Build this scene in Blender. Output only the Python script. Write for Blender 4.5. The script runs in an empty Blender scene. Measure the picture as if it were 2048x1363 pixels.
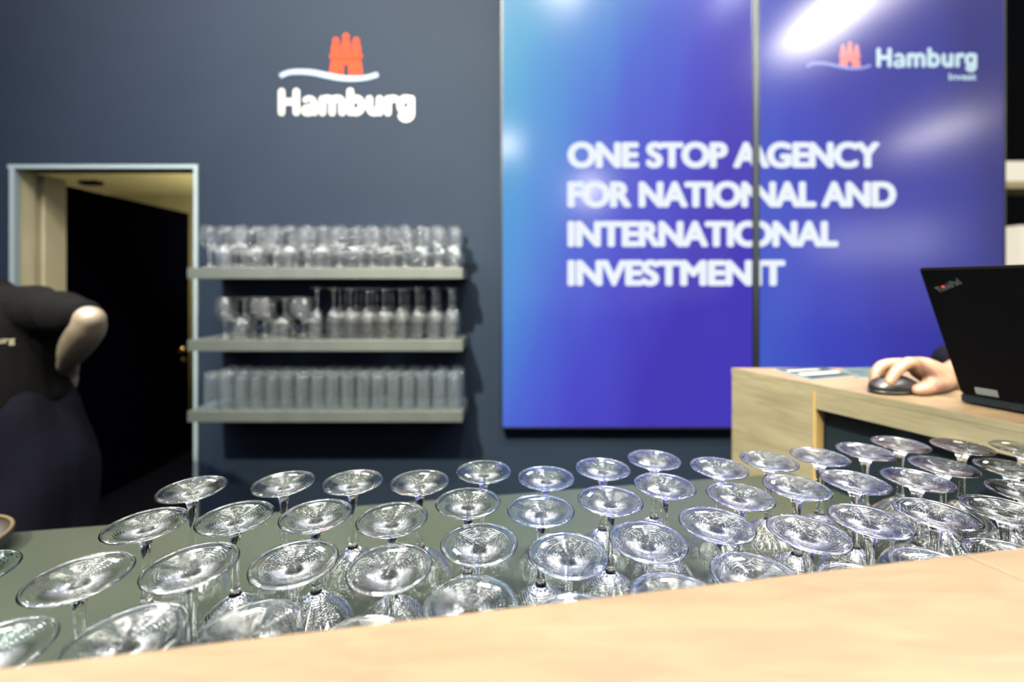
import bpy, bmesh, math, random
from mathutils import Vector, Matrix, noise
random.seed(7)
sc = bpy.context.scene
COL = sc.collection
HC, F, CX, CY = 1.36, 910.0, 1024.0, 570.0      # eye height, focal length in px, optical centre

def lin(c):
    return tuple(((v/255)/12.92 if v/255 <= .04045 else ((v/255+.055)/1.055)**2.4) for v in c)

# ------------------------------------------------------------------ camera
cd = bpy.data.cameras.new('camera'); cam = bpy.data.objects.new('camera', cd); COL.objects.link(cam)
cam.location = (0, 0, HC); cam.rotation_euler = (math.pi/2, 0, 0)
cd.sensor_width = 36; cd.sensor_fit = 'HORIZONTAL'; cd.lens = F/2048*36
cd.shift_y = (CY-681.5)/2048
cd.clip_start = .01; cd.clip_end = 100
cd.dof.use_dof = True; cd.dof.focus_distance = .47; cd.dof.aperture_fstop = 2.4; cd.dof.aperture_blades = 0
sc.camera = cam
# ------------------------------------------------------------------ world, exposure
w = bpy.data.worlds.new('hall'); sc.world = w; w.use_nodes = True
w.node_tree.nodes['Background'].inputs[0].default_value = (.86, .93, 1, 1)
w.node_tree.nodes['Background'].inputs[1].default_value = .85
sc.view_settings.view_transform = 'Standard'; sc.view_settings.look = 'None'
sc.view_settings.exposure = math.log2(1.5); sc.view_settings.gamma = 1; sc.view_settings.use_curve_mapping = False
sc.cycles.max_bounces = 14; sc.cycles.transmission_bounces = 14; sc.cycles.glossy_bounces = 6; sc.cycles.diffuse_bounces = 3
sc.cycles.sample_clamp_indirect = 120

# ------------------------------------------------------------------ lamps of the hall and the booth
def area(name, loc, target, sx, sy, power, col, shape='RECTANGLE', spread=180):
    l = bpy.data.lights.new(name, 'AREA'); l.shape = shape; l.size = sx
    if shape == 'RECTANGLE': l.size_y = sy
    l.energy = power; l.color = col; l.spread = math.radians(spread)
    o = bpy.data.objects.new(name, l); COL.objects.link(o); o.location = loc
    d = Vector(target)-Vector(loc); o.rotation_euler = d.to_track_quat('-Z', 'Y').to_euler()
    return o
WARM = (1, .86, .62); NEUT = (1, .95, .86); COOL = (.86, .93, 1)
# booth spots on the truss in front of the back wall
area('booth_spot', (-1.7, -2.6, 5.8), (.0, 2.35, 1.7), .14, 0, 235, (1, .95, .72), 'DISK', 50)
area('booth_spot', (-1.9, .2, 4.6), (-1.0, 2.35, 1.2), .10, 0, 34, (.36, .40, 1), 'DISK', 90)  # blue colour added to tint the doorway end of the wall navy
area('booth_spot', (.6, -.9, 5.4), (.5, .4, 1.0), .10, 0, 110, WARM, 'DISK', 100)
area('booth_spot', (-.7, -.8, 5.3), (-.6, .4, 1.0), .10, 0, 100, WARM, 'DISK', 100)
for j in range(4):
    for i in range(9):
        area('truss_spot', (-3.6+.85*i+.3*(j % 2), -1.6+1.15*j, 5.9-.45*j), (-2.2+.55*i, .8, 1.0), .08, 0, 9, (WARM, NEUT, COOL)[(i+j) % 3], 'DISK', 120)
# the mirrored lamps seen in the glossy screens
area('hall_strip', (4.3, -1.75, 5.0), (4.3, -1.75, 0), .6, 1.4, 230, NEUT)
area('hall_strip', (10.1, -6.4, 5.0), (10.1, -6.4, 0), .6, 1.8, 190, NEUT)
area('hall_spot', (1.5, -4.25, 3.2), (.4, 2.3, 1.8), .16, 0, 12, NEUT, 'DISK', 120)
area('hall_spot', (-.07, -2.7, 3.6), (0, 2.3, 1.6), .14, 0, 6, NEUT, 'DISK', 120)
area('added_hall_glow', (7.9, -5.4, 2.3), (1.8, 2.3, 1.6), 2.2, .8, 28, (.95, 1, .9))  # added area light, no banner, for a faint broad reflection in the right display
# high hall lights
for i in range(6):
    for j in range(5):
        x, y = -9+3.4*i, -4.8+2.5*j
        area('hall_lamp', (x, y, 7.5), (x, y, 0), .5, 1.3, 55, (NEUT, COOL, NEUT)[(i+j) % 3])

# lamp in the store room behind the doorway, washing its ceiling
area('store_lamp', (-2.2, 4.3, 1.5), (-3.5, 4.3, 2.35), .3, .3, 42, (1, .92, .56))

# ------------------------------------------------------------------ materials
KA = 1/1.5          # the exposure is 1.5 times up, so paint and screens are that much lower
def mat(name, col, rough=.5, metal=0, **k):
    if 'Transmission_Weight' not in k: col = tuple(v*KA for v in col)
    m = bpy.data.materials.new(name); m.use_nodes = True; b = m.node_tree.nodes['Principled BSDF']
    b.inputs['Base Color'].default_value = (*col, 1); b.inputs['Roughness'].default_value = rough
    b.inputs['Metallic'].default_value = metal
    for key, v in k.items():
        b.inputs[key.replace('_', ' ')].default_value = v
    return m
def grain(m, stretch, rot, amount=.35, scale=9):
    nt = m.node_tree; N = nt.nodes; L = nt.links; b = N['Principled BSDF']; src = b.inputs['Base Color'].links[0].from_socket
    tc = N.new('ShaderNodeTexCoord'); mp = N.new('ShaderNodeMapping'); mp.inputs['Rotation'].default_value = (0, 0, rot); mp.inputs['Scale'].default_value = stretch
    nz = N.new('ShaderNodeTexNoise'); nz.inputs['Scale'].default_value = scale; nz.inputs['Detail'].default_value = 7; nz.inputs['Distortion'].default_value = 1.2
    mr = N.new('ShaderNodeMapRange'); mr.inputs[1].default_value = .35; mr.inputs[2].default_value = .65; mr.inputs[3].default_value = 1-amount; mr.inputs[4].default_value = 1+amount*.5
    mx = N.new('ShaderNodeVectorMath'); mx.operation = 'SCALE'
    L.new(tc.outputs['Object'], mp.inputs[0]); L.new(mp.outputs[0], nz.inputs['Vector']); L.new(nz.outputs[0], mr.inputs[0])
    L.new(src, mx.inputs[0]); L.new(mr.outputs[0], mx.inputs['Scale']); L.new(mx.outputs[0], b.inputs['Base Color'])
def noisy(m, c1, c2, scale=8, stretch=(1, 1, 1), detail=4, bump=0, bscale=None, rot=0):
    c1 = tuple(v*KA for v in c1); c2 = tuple(v*KA for v in c2)
    nt = m.node_tree; N = nt.nodes; L = nt.links; b = N['Principled BSDF']
    tc = N.new('ShaderNodeTexCoord'); mp = N.new('ShaderNodeMapping'); mp.inputs['Scale'].default_value = stretch
    mp.inputs['Rotation'].default_value = (0, 0, rot)
    nz = N.new('ShaderNodeTexNoise'); nz.inputs['Scale'].default_value = scale; nz.inputs['Detail'].default_value = detail
    nz.inputs['Distortion'].default_value = .4
    cr = N.new('ShaderNodeValToRGB'); cr.color_ramp.elements[0].color = (*c1, 1); cr.color_ramp.elements[1].color = (*c2, 1)
    cr.color_ramp.elements[0].position = .3; cr.color_ramp.elements[1].position = .7
    L.new(tc.outputs['Object'], mp.inputs[0]); L.new(mp.outputs[0], nz.inputs['Vector'])
    L.new(nz.outputs[0], cr.inputs[0]); L.new(cr.outputs[0], b.inputs['Base Color'])
    if bump:
        n2 = N.new('ShaderNodeTexNoise'); n2.inputs['Scale'].default_value = bscale or scale*6
        L.new(mp.outputs[0], n2.inputs['Vector'])
        bp = N.new('ShaderNodeBump'); bp.inputs['Strength'].default_value = bump; bp.inputs['Distance'].default_value = .001
        L.new(n2.outputs[0], bp.inputs['Height']); L.new(bp.outputs[0], b.inputs['Normal'])
    return m
M = {}
M['wall'] = noisy(mat('slate_wall', (.05, .07, .1), .75, 0, Specular_IOR_Level=.08), (.0042, .0088, .0180), (.0051, .0098, .0196), 3, bump=.1, bscale=300)
M['glass'] = mat('clear_glass', (.985, .995, .99), 0.0, 0, Transmission_Weight=1.0, IOR=1.5)
M['green_glass'] = mat('green_edged_glass', (.80, .97, .90), 0.0, 0, Transmission_Weight=1.0, IOR=1.5)
M['glass_far'] = mat('clear_glass_rippled', (.985, .995, .99), 0.0, 0, Transmission_Weight=.996, IOR=1.5)  # trace of white scatter brightens the shelf stemware in place of reflections
M['glass_brightened'] = mat('brightened_glass', (.88, .95, 1.0), 0.04, 0, Transmission_Weight=.988, IOR=1.5)  # pale scatter mixed in, standing for reflections the straight glasses lack
for _g in ('glass', 'green_glass', 'glass_far', 'glass_brightened'):
    _nt = M[_g].node_tree; _tc = _nt.nodes.new('ShaderNodeTexCoord'); _nz = _nt.nodes.new('ShaderNodeTexNoise'); _nz.inputs['Scale'].default_value = 170; _nz.inputs['Detail'].default_value = 1.5
    _bp = _nt.nodes.new('ShaderNodeBump'); _bp.inputs['Strength'].default_value = .08 if _g == 'glass_far' else .30 if _g == 'glass_brightened' else .06; _bp.inputs['Distance'].default_value = .001
    _nt.links.new(_tc.outputs['Object'], _nz.inputs['Vector']); _nt.links.new(_nz.outputs[0], _bp.inputs['Height'])
    def _m(op, a, b=None, c=None):
        q = _nt.nodes.new('ShaderNodeMath'); q.operation = op
        for k_, v_in in enumerate((a, b, c)):
            if v_in is None: continue
            if isinstance(v_in, (int, float)): q.inputs[k_].default_value = v_in
            else: _nt.links.new(v_in, q.inputs[k_])
        return q.outputs[0]
    _sp = _nt.nodes.new('ShaderNodeSeparateXYZ'); _nt.links.new(_tc.outputs['Object'], _sp.inputs[0])
    _r = _m('SQRT', _m('ADD', _m('MULTIPLY', _sp.outputs[0], _sp.outputs[0]), _m('MULTIPLY', _sp.outputs[1], _sp.outputs[1])))
    _f = _m('MAXIMUM', _m('MINIMUM', _m('MULTIPLY', _m('SUBTRACT', .031, _r), 120.0), 1.0), 0.0)
    _h = _m('MULTIPLY', _m('MULTIPLY', _m('SINE', _m('MULTIPLY', _r, 2700.0)), _f), 8.5e-5)
    _b2 = _nt.nodes.new('ShaderNodeBump'); _b2.inputs['Strength'].default_value = 1; _b2.inputs['Distance'].default_value = 1
    _nt.links.new(_h, _b2.inputs['Height']); _nt.links.new(_bp.outputs[0], _b2.inputs['Normal']); _bp = _b2
    _nt.links.new(_bp.outputs[0], _nt.nodes['Principled BSDF'].inputs['Normal'])
M['etch'] = mat('etched_frost', (.75, .78, .75), .8)
M['wood_top'] = noisy(mat('pale_birch_top', (.8, .6, .38), .42), (.084, .058, .031), (.102, .071, .041), 5, (1, 5, 1), 6, .06, 60, math.radians(-9))
grain(M['wood_top'], (1.5, 9, 1), math.radians(-9), .14)
M['wood_side'] = noisy(mat('oak_laminate', (.5, .4, .25), .5), (.100, .088, .052), (.140, .124, .076), 4, (.8, .8, 6), 6, .06, 60)
grain(M['wood_side'], (1.2, 1.2, 12), 0, .18)
M['wood_desk'] = noisy(mat('oak_laminate_top', (.6, .4, .25), .38), (.115, .078, .043), (.155, .108, .062), 4, (1.2, 5, 1), 6, .05, 60, math.radians(65))
grain(M['wood_desk'], (1.5, 10, 1), math.radians(65), .2)
M['edge_band'] = mat('oak_edge_band', (.20, .135, .05), .5)
M['worktop'] = noisy(mat('grey_worktop', (.09, .1, .09), .24), (.016, .021, .0155), (.021, .026, .020), 6, bump=.05, bscale=400)
M['shelf'] = noisy(mat('grey_shelf', (.2, .22, .2), .5), (.022, .028, .0255), (.028, .034, .031), 10)
M['recess'] = mat('dark_teal_panel', (.003, .0075, .0105), .6, 0, Specular_IOR_Level=.15)
M['frame'] = mat('pale_metal_frame', (.12, .155, .17), .45)
M['cream'] = noisy(mat('cream_paint', (.6, .5, .3), .6), (.22, .20, .12), (.26, .23, .145), 5)
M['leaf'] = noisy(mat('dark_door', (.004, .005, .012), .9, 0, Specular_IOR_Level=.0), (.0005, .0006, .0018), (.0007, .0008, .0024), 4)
M['brass'] = mat('brass', (.65, .42, .15), .3, 1)
M['black'] = mat('black_plastic', (.003, .003, .004), .4, 0, Specular_IOR_Level=.3)
M['bezel'] = mat('black_bezel', (.004, .004, .005), .25)
M['steel'] = mat('grey_steel', (.10, .115, .11), .35, 1)
M['red'] = mat('logo_red', (.23, .020, .004), .8, 0, Specular_IOR_Level=.1)
M['wave'] = mat('logo_blue', (.08, .12, .19), .7)
M['white'] = mat('logo_white', (.165, .165, .162), .6)
M['carpet'] = noisy(mat('dark_carpet', (.002, .002, .0025), .95, 0, Specular_IOR_Level=.0), (.0012, .0013, .002), (.0025, .0025, .0035), 60)
M['hall'] = mat('hall_dark', (.001, .001, .0012), .9, 0, Specular_IOR_Level=.05)
M['tee'] = noisy(mat('black_cotton', (.006, .006, .008), .9, 0, Specular_IOR_Level=.05), (.0004, .0004, .0006), (.0009, .0009, .0013), 12, bump=.3, bscale=80)
M['apron'] = noisy(mat('navy_cloth', (.008, .009, .03), .9, 0, Specular_IOR_Level=.05), (.0006, .0007, .0026), (.0013, .0015, .0052), 8, bump=.3, bscale=60)
M['skin'] = noisy(mat('skin', (.7, .42, .3), .5, 0, Subsurface_Weight=.12, Subsurface_Scale=.01), (.160, .080, .046), (.19, .098, .058), 30)
M['skin_pale'] = noisy(mat('skin_pale', (.6, .45, .33), .5), (.085, .066, .048), (.11, .086, .064), 20)
M['hair'] = noisy(mat('brown_hair', (.03, .018, .01), .8, 0, Specular_IOR_Level=.05), (.006, .004, .003), (.015, .009, .006), 40)
M['eye'] = mat('eye_dark', (.02, .015, .012), .15)
M['lip'] = mat('lip', (.45, .18, .15), .5)
M['lid'] = mat('black_lid', (.0010, .0011, .0022), .6, 0, Specular_IOR_Level=.06)
M['lidtrim'] = mat('charcoal_shell', (.004, .007, .010), .45, 0, Specular_IOR_Level=.2)
M['logo_grey'] = mat('satin_grey', (.07, .085, .09), .5)
M['dot'] = mat('red_dot', (.9, .03, .03), .4, 0, Emission_Color=(1, .03, .03, 1), Emission_Strength=.25)
M['label'] = mat('white_sticker', (.18, .21, .21), .5)
M['mouse'] = mat('mouse_shell', (.004, .0038, .0036), .35, 0, Specular_IOR_Level=.35)
M['paper'] = mat('white_paper', (.18, .21, .23), .6, 0, Specular_IOR_Level=.2)
M['print_dark'] = noisy(mat('brochure_dark_print', (.03, .06, .08), .7, 0, Specular_IOR_Level=.1), (.004, .008, .012), (.03, .045, .055), 18)
M['print_mid'] = noisy(mat('brochure_grey_print', (.1, .14, .16), .7, 0, Specular_IOR_Level=.1), (.015, .025, .03), (.06, .08, .085), 22)
M['print_light'] = mat('brochure_light_print', (.25, .24, .24), .6, 0, Specular_IOR_Level=.2)
M['tray'] = noisy(mat('dark_tray', (.05, .04, .03), .5), (.007, .006, .0045), (.014, .011, .008), 15)
M['tray_rim'] = mat('tan_rim', (.050, .036, .018), .6, 0, Specular_IOR_Level=.1)
M['name'] = mat('cream_print', (.12, .11, .07), .6)
def emis(name, col, s):
    m = mat(name, (0, 0, 0), .3); b = m.node_tree.nodes['Principled BSDF']
    b.inputs['Emission Color'].default_value = (*col, 1); b.inputs['Emission Strength'].default_value = s*KA; return m
M['txt'] = emis('screen_white', lin((236, 243, 250)), 1.0)
M['txt2'] = emis('screen_white_dim', lin((190, 222, 232)), .95)
M['s_red'] = emis('screen_red', lin((225, 60, 50)), 1)
M['s_wave'] = emis('screen_wave', lin((80, 100, 205)), 1)
M['booth'] = mat('neighbour_cream', (.75, .68, .52), .6)
M['booth_lit'] = emis('backlit_fascia', lin((238, 228, 205)), 1)
M['booth_brown'] = mat('neighbour_brown', (.36, .26, .12), .6)

# ------------------------------------------------------------------ helpers
def link(name, me, m=None, parent=None, smooth=False):
    o = bpy.data.objects.new(name, me); COL.objects.link(o)
    if m is not None and not me.materials: me.materials.append(m)
    if parent is not None: o.parent = parent
    if smooth:
        for p in me.polygons: p.use_smooth = True
    return o
def mesh(name, vs, fs, m=None, parent=None, smooth=False):
    me = bpy.data.meshes.new(name); me.from_pydata([tuple(v) for v in vs], [], fs); me.update()
    return link(name, me, m, parent, smooth)
def from_bm(name, bm, m=None, parent=None, smooth=False):
    me = bpy.data.meshes.new(name); bm.to_mesh(me); bm.free(); return link(name, me, m, parent, smooth)
def tag(o, label=None, cat=None, group=None, kind=None):
    if label: o['label'] = label
    if cat: o['category'] = cat
    if group: o['group'] = group
    if kind: o['kind'] = kind
    return o
def empty(name, loc=(0, 0, 0), rz=0):
    o = bpy.data.objects.new(name, None); COL.objects.link(o); o.location = loc; o.rotation_euler = (0, 0, rz)
    o.empty_display_size = .05; return o
def bm_box(bm, a, b, mtx=None):
    vs = [bm.verts.new(Vector((x, y, z)) if mtx is None else mtx @ Vector((x, y, z)))
          for x in (a[0], b[0]) for y in (a[1], b[1]) for z in (a[2], b[2])]
    for f in ((0, 1, 3, 2), (4, 6, 7, 5), (0, 4, 5, 1), (2, 3, 7, 6), (0, 2, 6, 4), (1, 5, 7, 3)):
        bm.faces.new([vs[i] for i in f])
def box(name, a, b, m, parent=None, bevel=0, mtx=None):
    bm = bmesh.new(); bm_box(bm, a, b, mtx)
    if bevel: bmesh.ops.bevel(bm, geom=bm.edges[:], offset=bevel, segments=2, affect='EDGES', profile=.6)
    return from_bm(name, bm, m, parent)
def prism(name, pts, z0, z1, m, parent=None, bevel=0):
    """Horizontal slab over a polygon of (x, y) points."""
    a = sum(pts[i][0]*pts[(i+1) % len(pts)][1]-pts[(i+1) % len(pts)][0]*pts[i][1] for i in range(len(pts)))
    if a < 0: pts = pts[::-1]
    bm = bmesh.new(); lo = [bm.verts.new((x, y, z0)) for x, y in pts]; hi = [bm.verts.new((x, y, z1)) for x, y in pts]
    bm.faces.new(lo[::-1]); bm.faces.new(hi); n = len(pts)
    for i in range(n): bm.faces.new((lo[i], lo[(i+1) % n], hi[(i+1) % n], hi[i]))
    if bevel: bmesh.ops.bevel(bm, geom=bm.edges[:], offset=bevel, segments=2, affect='EDGES', profile=.6)
    return from_bm(name, bm, m, parent)
def at(px, py, Y):
    return Vector(((px-CX)/F*Y, Y, HC-(py-CY)/F*Y))
def onz(px, py, z):
    Y = (HC-z)*F/(py-CY); return Vector(((px-CX)/F*Y, Y, z))
def copy_tree(o, parent=None):
    c = o.copy(); COL.objects.link(c); c.parent = parent
    for ch in KIDS.get(o.name, []): copy_tree(ch, c)
    return c
KIDS = {}
def kids(o, *ch): KIDS[o.name] = list(ch); return o

def crom(pts, n=4):
    out = []
    P = [pts[0]]+list(pts)+[pts[-1]]
    for i in range(1, len(P)-2):
        p0, p1, p2, p3 = P[i-1], P[i], P[i+1], P[i+2]
        for k in range(n):
            t = k/n
            out.append(tuple(.5*((2*p1[j])+(-p0[j]+p2[j])*t+(2*p0[j]-5*p1[j]+4*p2[j]-p3[j])*t*t+(-p0[j]+3*p1[j]-3*p2[j]+p3[j])*t**3) for j in range(len(p1))))
    out.append(tuple(pts[-1])); return out
def lathe(name, prof, seg, m, flip=False, H=0):
    """Turned surface; with flip the glass stands on its rim (height H)."""
    if flip: prof = [(r, H-z) for r, z in prof]
    vs, rows, fs = [], [], []
    for r, z in prof:
        if r < 1e-5: rows.append([len(vs)]*seg); vs.append((0, 0, z))
        else:
            rows.append(list(range(len(vs), len(vs)+seg)))
            vs += [(r*math.cos(2*math.pi*k/seg), r*math.sin(2*math.pi*k/seg), z) for k in range(seg)]
    for i in range(len(rows)-1):
        for k in range(seg):
            q = [rows[i][k], rows[i][(k+1) % seg], rows[i+1][(k+1) % seg], rows[i+1][k]]
            u = []
            for v in q:
                if v not in u: u.append(v)
            if len(u) > 2: fs.append(u[::-1] if flip else u)
    me = bpy.data.meshes.new(name); me.from_pydata(vs, [], fs); me.update()
    for p in me.polygons: p.use_smooth = True
    me.materials.append(m); return me

# ------------------------------------------------------------------ the setting
WY = 2.35                      # back wall plane
SY = 2.28                      # front plane of the screens
def wx(px, Y=WY): return (px-CX)/F*Y
def wz(py, Y=WY): return HC-(py-CY)/F*Y
DL, DR, DT = wx(28), wx(393), wz(337)          # doorway opening
fl = box('floor', (-14, -14, -.05), (26, 10, 0), M['carpet']); tag(fl, 'dark carpet floor of the exhibition booth', kind='structure')
bm = bmesh.new()
bm_box(bm, (-4.6, WY, 0), (DL, WY+.10, 3.3)); bm_box(bm, (DR, WY, 0), (wx(2012), WY+.10, 3.3)); bm_box(bm, (DL, WY, DT), (DR, WY+.10, 3.3))
wall = from_bm('wall_back', bm, M['wall']); tag(wall, 'dark slate blue booth wall with doorway opening', kind='structure')
bm = bmesh.new()
bm_box(bm, (-14, 9.8, 0), (26, 10, 9)); hw = from_bm('wall_far', bm, M['hall']); tag(hw, 'far side of the hall, its darkness put into the colour', kind='structure')  # near-black colour stands in for the unlit depth of the hall
box_l = box('wall_left', (-4.7, -1, 0), (-4.6, WY+.1, 3.3), M['wall']); tag(box_l, 'slate side wall of the booth', kind='structure')
# doorway: pale trim, cream jambs, dark leaf swung into the store room
tr = empty('trim_1', (0, 0, 0)); tag(tr, 'thin pale metal trim round the doorway', kind='structure')
t = .022
box('frame_rail', (DL-t, WY-.012, DT-.002), (DR+t*.6, WY+.02, DT+.018), M['frame'], tr, .002)
box('frame_post', (DL-t*.6, WY-.012, 0), (DL+.012, WY+.02, DT), M['frame'], tr, .002)
box('frame_post', (DR-.008, WY-.012, 0), (DR+.012, WY+.02, DT), M['frame'], tr, .002)
dr = empty('door_1', (DL, WY+.1, 0)); tag(dr, 'dark door swung open into the cream store room', kind='structure')
def dpart(n, a, b, m, bev=.002):
    o = box(n, a, b, m, None, bev); o.parent = dr; o.matrix_parent_inverse = Matrix.Translation(-Vector(dr.location)); return o
dpart('jamb', (DL-.02, WY+.1, 0), (DL+.0, WY+.135, DT), M['cream'])
dpart('jamb', (DL-.02, WY+.137, 0), (DL+.016, WY+.26, DT), M['cream'])
dpart('jamb', (DR, WY+.1, 0), (DR+.02, WY+.2, DT), M['cream'])
dpart('jamb', (DL, WY+.02, 0), (DL+.008, WY+.099, DT), M['cream'])
ang = math.atan2(3.72-(WY+.27), wx(378, 3.72)-wx(113, WY+.27))
hx, hy = wx(113, WY+.27), WY+.27
lm = Matrix.Translation((hx, hy, 0)) @ Matrix.Rotation(ang, 4, 'Z')
leafL = math.hypot(wx(388, 3.72)-hx, 3.72-hy)
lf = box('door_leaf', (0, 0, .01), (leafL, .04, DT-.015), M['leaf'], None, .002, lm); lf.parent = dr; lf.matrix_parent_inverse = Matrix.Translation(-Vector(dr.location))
hp = Vector((leafL-.07, -.03, .80))
bm = bmesh.new()
bmesh.ops.create_cone(bm, cap_ends=True, segments=20, radius1=.027, radius2=.024, depth=.01, matrix=lm @ Matrix.Translation((leafL-.06, -.005, .845)) @ Matrix.Rotation(math.pi/2, 4, 'X'))
bmesh.ops.create_cone(bm, cap_ends=True, segments=16, radius1=.010, radius2=.010, depth=.05, matrix=lm @ Matrix.Translation((leafL-.06, -.03, .845)) @ Matrix.Rotation(math.pi/2, 4, 'X'))
bm_box(bm, (leafL-.19, -.062, .835), (leafL-.05, -.045, .857), lm)
bmesh.ops.create_cone(bm, cap_ends=True, segments=20, radius1=.024, radius2=.022, depth=.014, matrix=lm @ Matrix.Translation((leafL-.06, -.006, .76)) @ Matrix.Rotation(math.pi/2, 4, 'X'))
h = from_bm('door_handle', bm, M['brass'], lf); h['label'] = 'brass lever handle with round lock plate'
dc = dpart('door_closer', (DL+.14, WY+.20, DT-.035), (DL+.24, WY+.25, DT-.012), M['black'])
# store room shell
bm = bmesh.new()
bm_box(bm, (-4.5, 5.0, 0), (-.6, 5.1, 2.5)); bm_box(bm, (-4.5, WY+.11, 0), (-4.4, 5.0, 2.5)); bm_box(bm, (-.7, WY+.12, 0), (-.6, 5.0, 2.5)); bm_box(bm, (-4.5, WY+.12, 2.35), (-.6, 5.1, 2.4))
sr = from_bm('wall_store', bm, M['cream']); tag(sr, 'cream walls and ceiling of the store room', kind='structure')

# ------------------------------------------------------------------ neighbouring booth beyond the right end of the wall
nb = empty('exhibition_booth', (6.9, 6.2, 0)); tag(nb, 'far neighbouring booth with glowing cream fascia beyond the screens', 'booth')
def nbox(n, a, b, m):
    o = box(n, a, b, m, None, .004); o.parent = nb; o.matrix_parent_inverse = Matrix.Translation(-Vector(nb.location)); return o
def np_(px0, py0, px1, py1, Y, n, m, d=.3):
    a = at(px0, py1, Y); b = at(px1, py0, Y); return nbox(n, (a.x, Y, a.z), (b.x, Y+d, b.z), m)
Yb = 6.2
np_(2011, 322, 2300, 362, Yb, 'fascia', M['booth_lit'], .2)
np_(2013, 362, 2300, 376, Yb, 'fascia_underside', M['booth_brown'], .5)
np_(2040, 450, 2062, 765, Yb, 'column', M['booth_lit'], .2)
np_(2013, 498, 2300, 750, Yb+.5, 'counter', M['booth'], .3)
np_(2013, 470, 2029, 482, Yb+.4, 'lamp_shade', M['booth'], .1)

# ------------------------------------------------------------------ stroke lettering
def stroke_bm(bm, pts, hw_, closed=False, d0=0, d1=.001, cap=True, P=None):
    """pts in picture-like units -> flat ribbon; P maps (u, v, depth) to a point."""
    n = len(pts); L, R = [], []
    for i, p in enumerate(pts):
        a = pts[(i-1) % n] if (closed or i > 0) else p; b = pts[(i+1) % n] if (closed or i < n-1) else p
        tx, ty = b[0]-a[0], b[1]-a[1]; l = math.hypot(tx, ty) or 1; nx, ny = -ty/l, tx/l
        h_ = hw_ if len(p) < 3 else p[2]
        L.append((p[0]+nx*h_, p[1]+ny*h_)); R.append((p[0]-nx*h_, p[1]-ny*h_))
    if closed:
        for d in (d1,):
            lv = [bm.verts.new(P(*q, d)) for q in L]; rv = [bm.verts.new(P(*q, d)) for q in R]
            lb = [bm.verts.new(P(*q, d0)) for q in L]; rb = [bm.verts.new(P(*q, d0)) for q in R]
            for i in range(n):
                j = (i+1) % n
                for f in ((lv[i], lv[j], rv[j], rv[i]), (lb[i], lb[j], lv[j], lv[i]), (rb[i], rv[i], rv[j], rb[j])): bm.faces.new(f)
        return
    out = list(L)
    def capf(c, frm, sgn):
        a0 = math.atan2(frm[1]-c[1], frm[0]-c[0]); r = math.hypot(frm[0]-c[0], frm[1]-c[1])
        return [(c[0]+r*math.cos(a0-sgn*math.pi*k/8), c[1]+r*math.sin(a0-sgn*math.pi*k/8)) for k in range(1, 8)]
    if cap: out += capf(pts[-1], L[-1], 1)
    out += R[::-1]
    if cap: out += capf(pts[0], R[0], 1)
    f = [bm.verts.new(P(*q, d1)) for q in out]; b = [bm.verts.new(P(*q, d0)) for q in out]
    bm.faces.new(f); m_ = len(out)
    for i in range(m_): bm.faces.new((f[i], f[(i+1) % m_], b[(i+1) % m_], b[i]))
def poly_bm(bm, pts, P, d0=0, d1=.001):
    f = [bm.verts.new(P(*q, d1)) for q in pts]; b = [bm.verts.new(P(*q, d0)) for q in pts]
    bm.faces.new(f); n = len(pts)
    for i in range(n): bm.faces.new((f[i], f[(i+1) % n], b[(i+1) % n], b[i]))
def arc(cx, cy, rx, ry, a0, a1, n=14):
    return [(cx+rx*math.cos(math.radians(a0+(a1-a0)*k/n)), cy+ry*math.sin(math.radians(a0+(a1-a0)*k/n))) for k in range(n+1)]
def ring(cx, cy, rx, ry, n=28):
    return [(cx+rx*math.cos(2*math.pi*k/n), cy+ry*math.sin(2*math.pi*k/n)) for k in range(n)]
# glyphs of the word in units of the enlarged logo (v grows downwards)
GLY = [
 ('H', [[(247, 815), (247, 1052)], [(415, 815), (415, 1052)], [(247, 932), (415, 932)]], []),
 ('a', [[(a_, b_, 27) for a_, b_ in arc(560, 948, 60, 56, 222, 350)]+[(624, 960, 32), (624, 1054, 32)], [(a_, b_, 24) for a_, b_ in crom([(618, 980), (560, 985), (508, 1004), (496, 1034), (520, 1062), (570, 1062), (618, 1030)], 4)]], []),
 ('m', [[(712, 900), (712, 1052)], arc(768, 945, 54, 52, 180, 360)+[(822, 1052)], arc(878, 945, 58, 52, 180, 360)+[(936, 1052)]], []),
 ('b', [[(1028, 812), (1028, 1050)]], [ring(1092, 972, 66, 80)]),
 ('u', [[(1246, 900), (1246, 985)]+arc(1300, 990, 54, 62, 180, 0)+[(1362, 985)], [(1362, 900), (1362, 1052)]], []),
 ('r', [[(1456, 900), (1456, 1052)], arc(1516, 955, 60, 60, 180, 292)], []),
 ('g', [[(1722, 900), (1722, 1060)]+arc(1662, 1062, 60, 62, 0, 150)], [ring(1660, 968, 64, 76)]),
]
def word(parent, P, hw_, m, name='letter', dz=.0004):
    objs = []
    for ch, op, cl in GLY:
        bm = bmesh.new(); k = 0
        for s in op: stroke_bm(bm, s, hw_, False, 0, .0012+k*dz, True, P); k += 1
        for s in cl: stroke_bm(bm, s, hw_, True, 0, .0012+k*dz, True, P); k += 1
        bmesh.ops.recalc_face_normals(bm, faces=bm.faces[:])
        objs.append(from_bm(name, bm, m, parent))
    return objs
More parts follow.
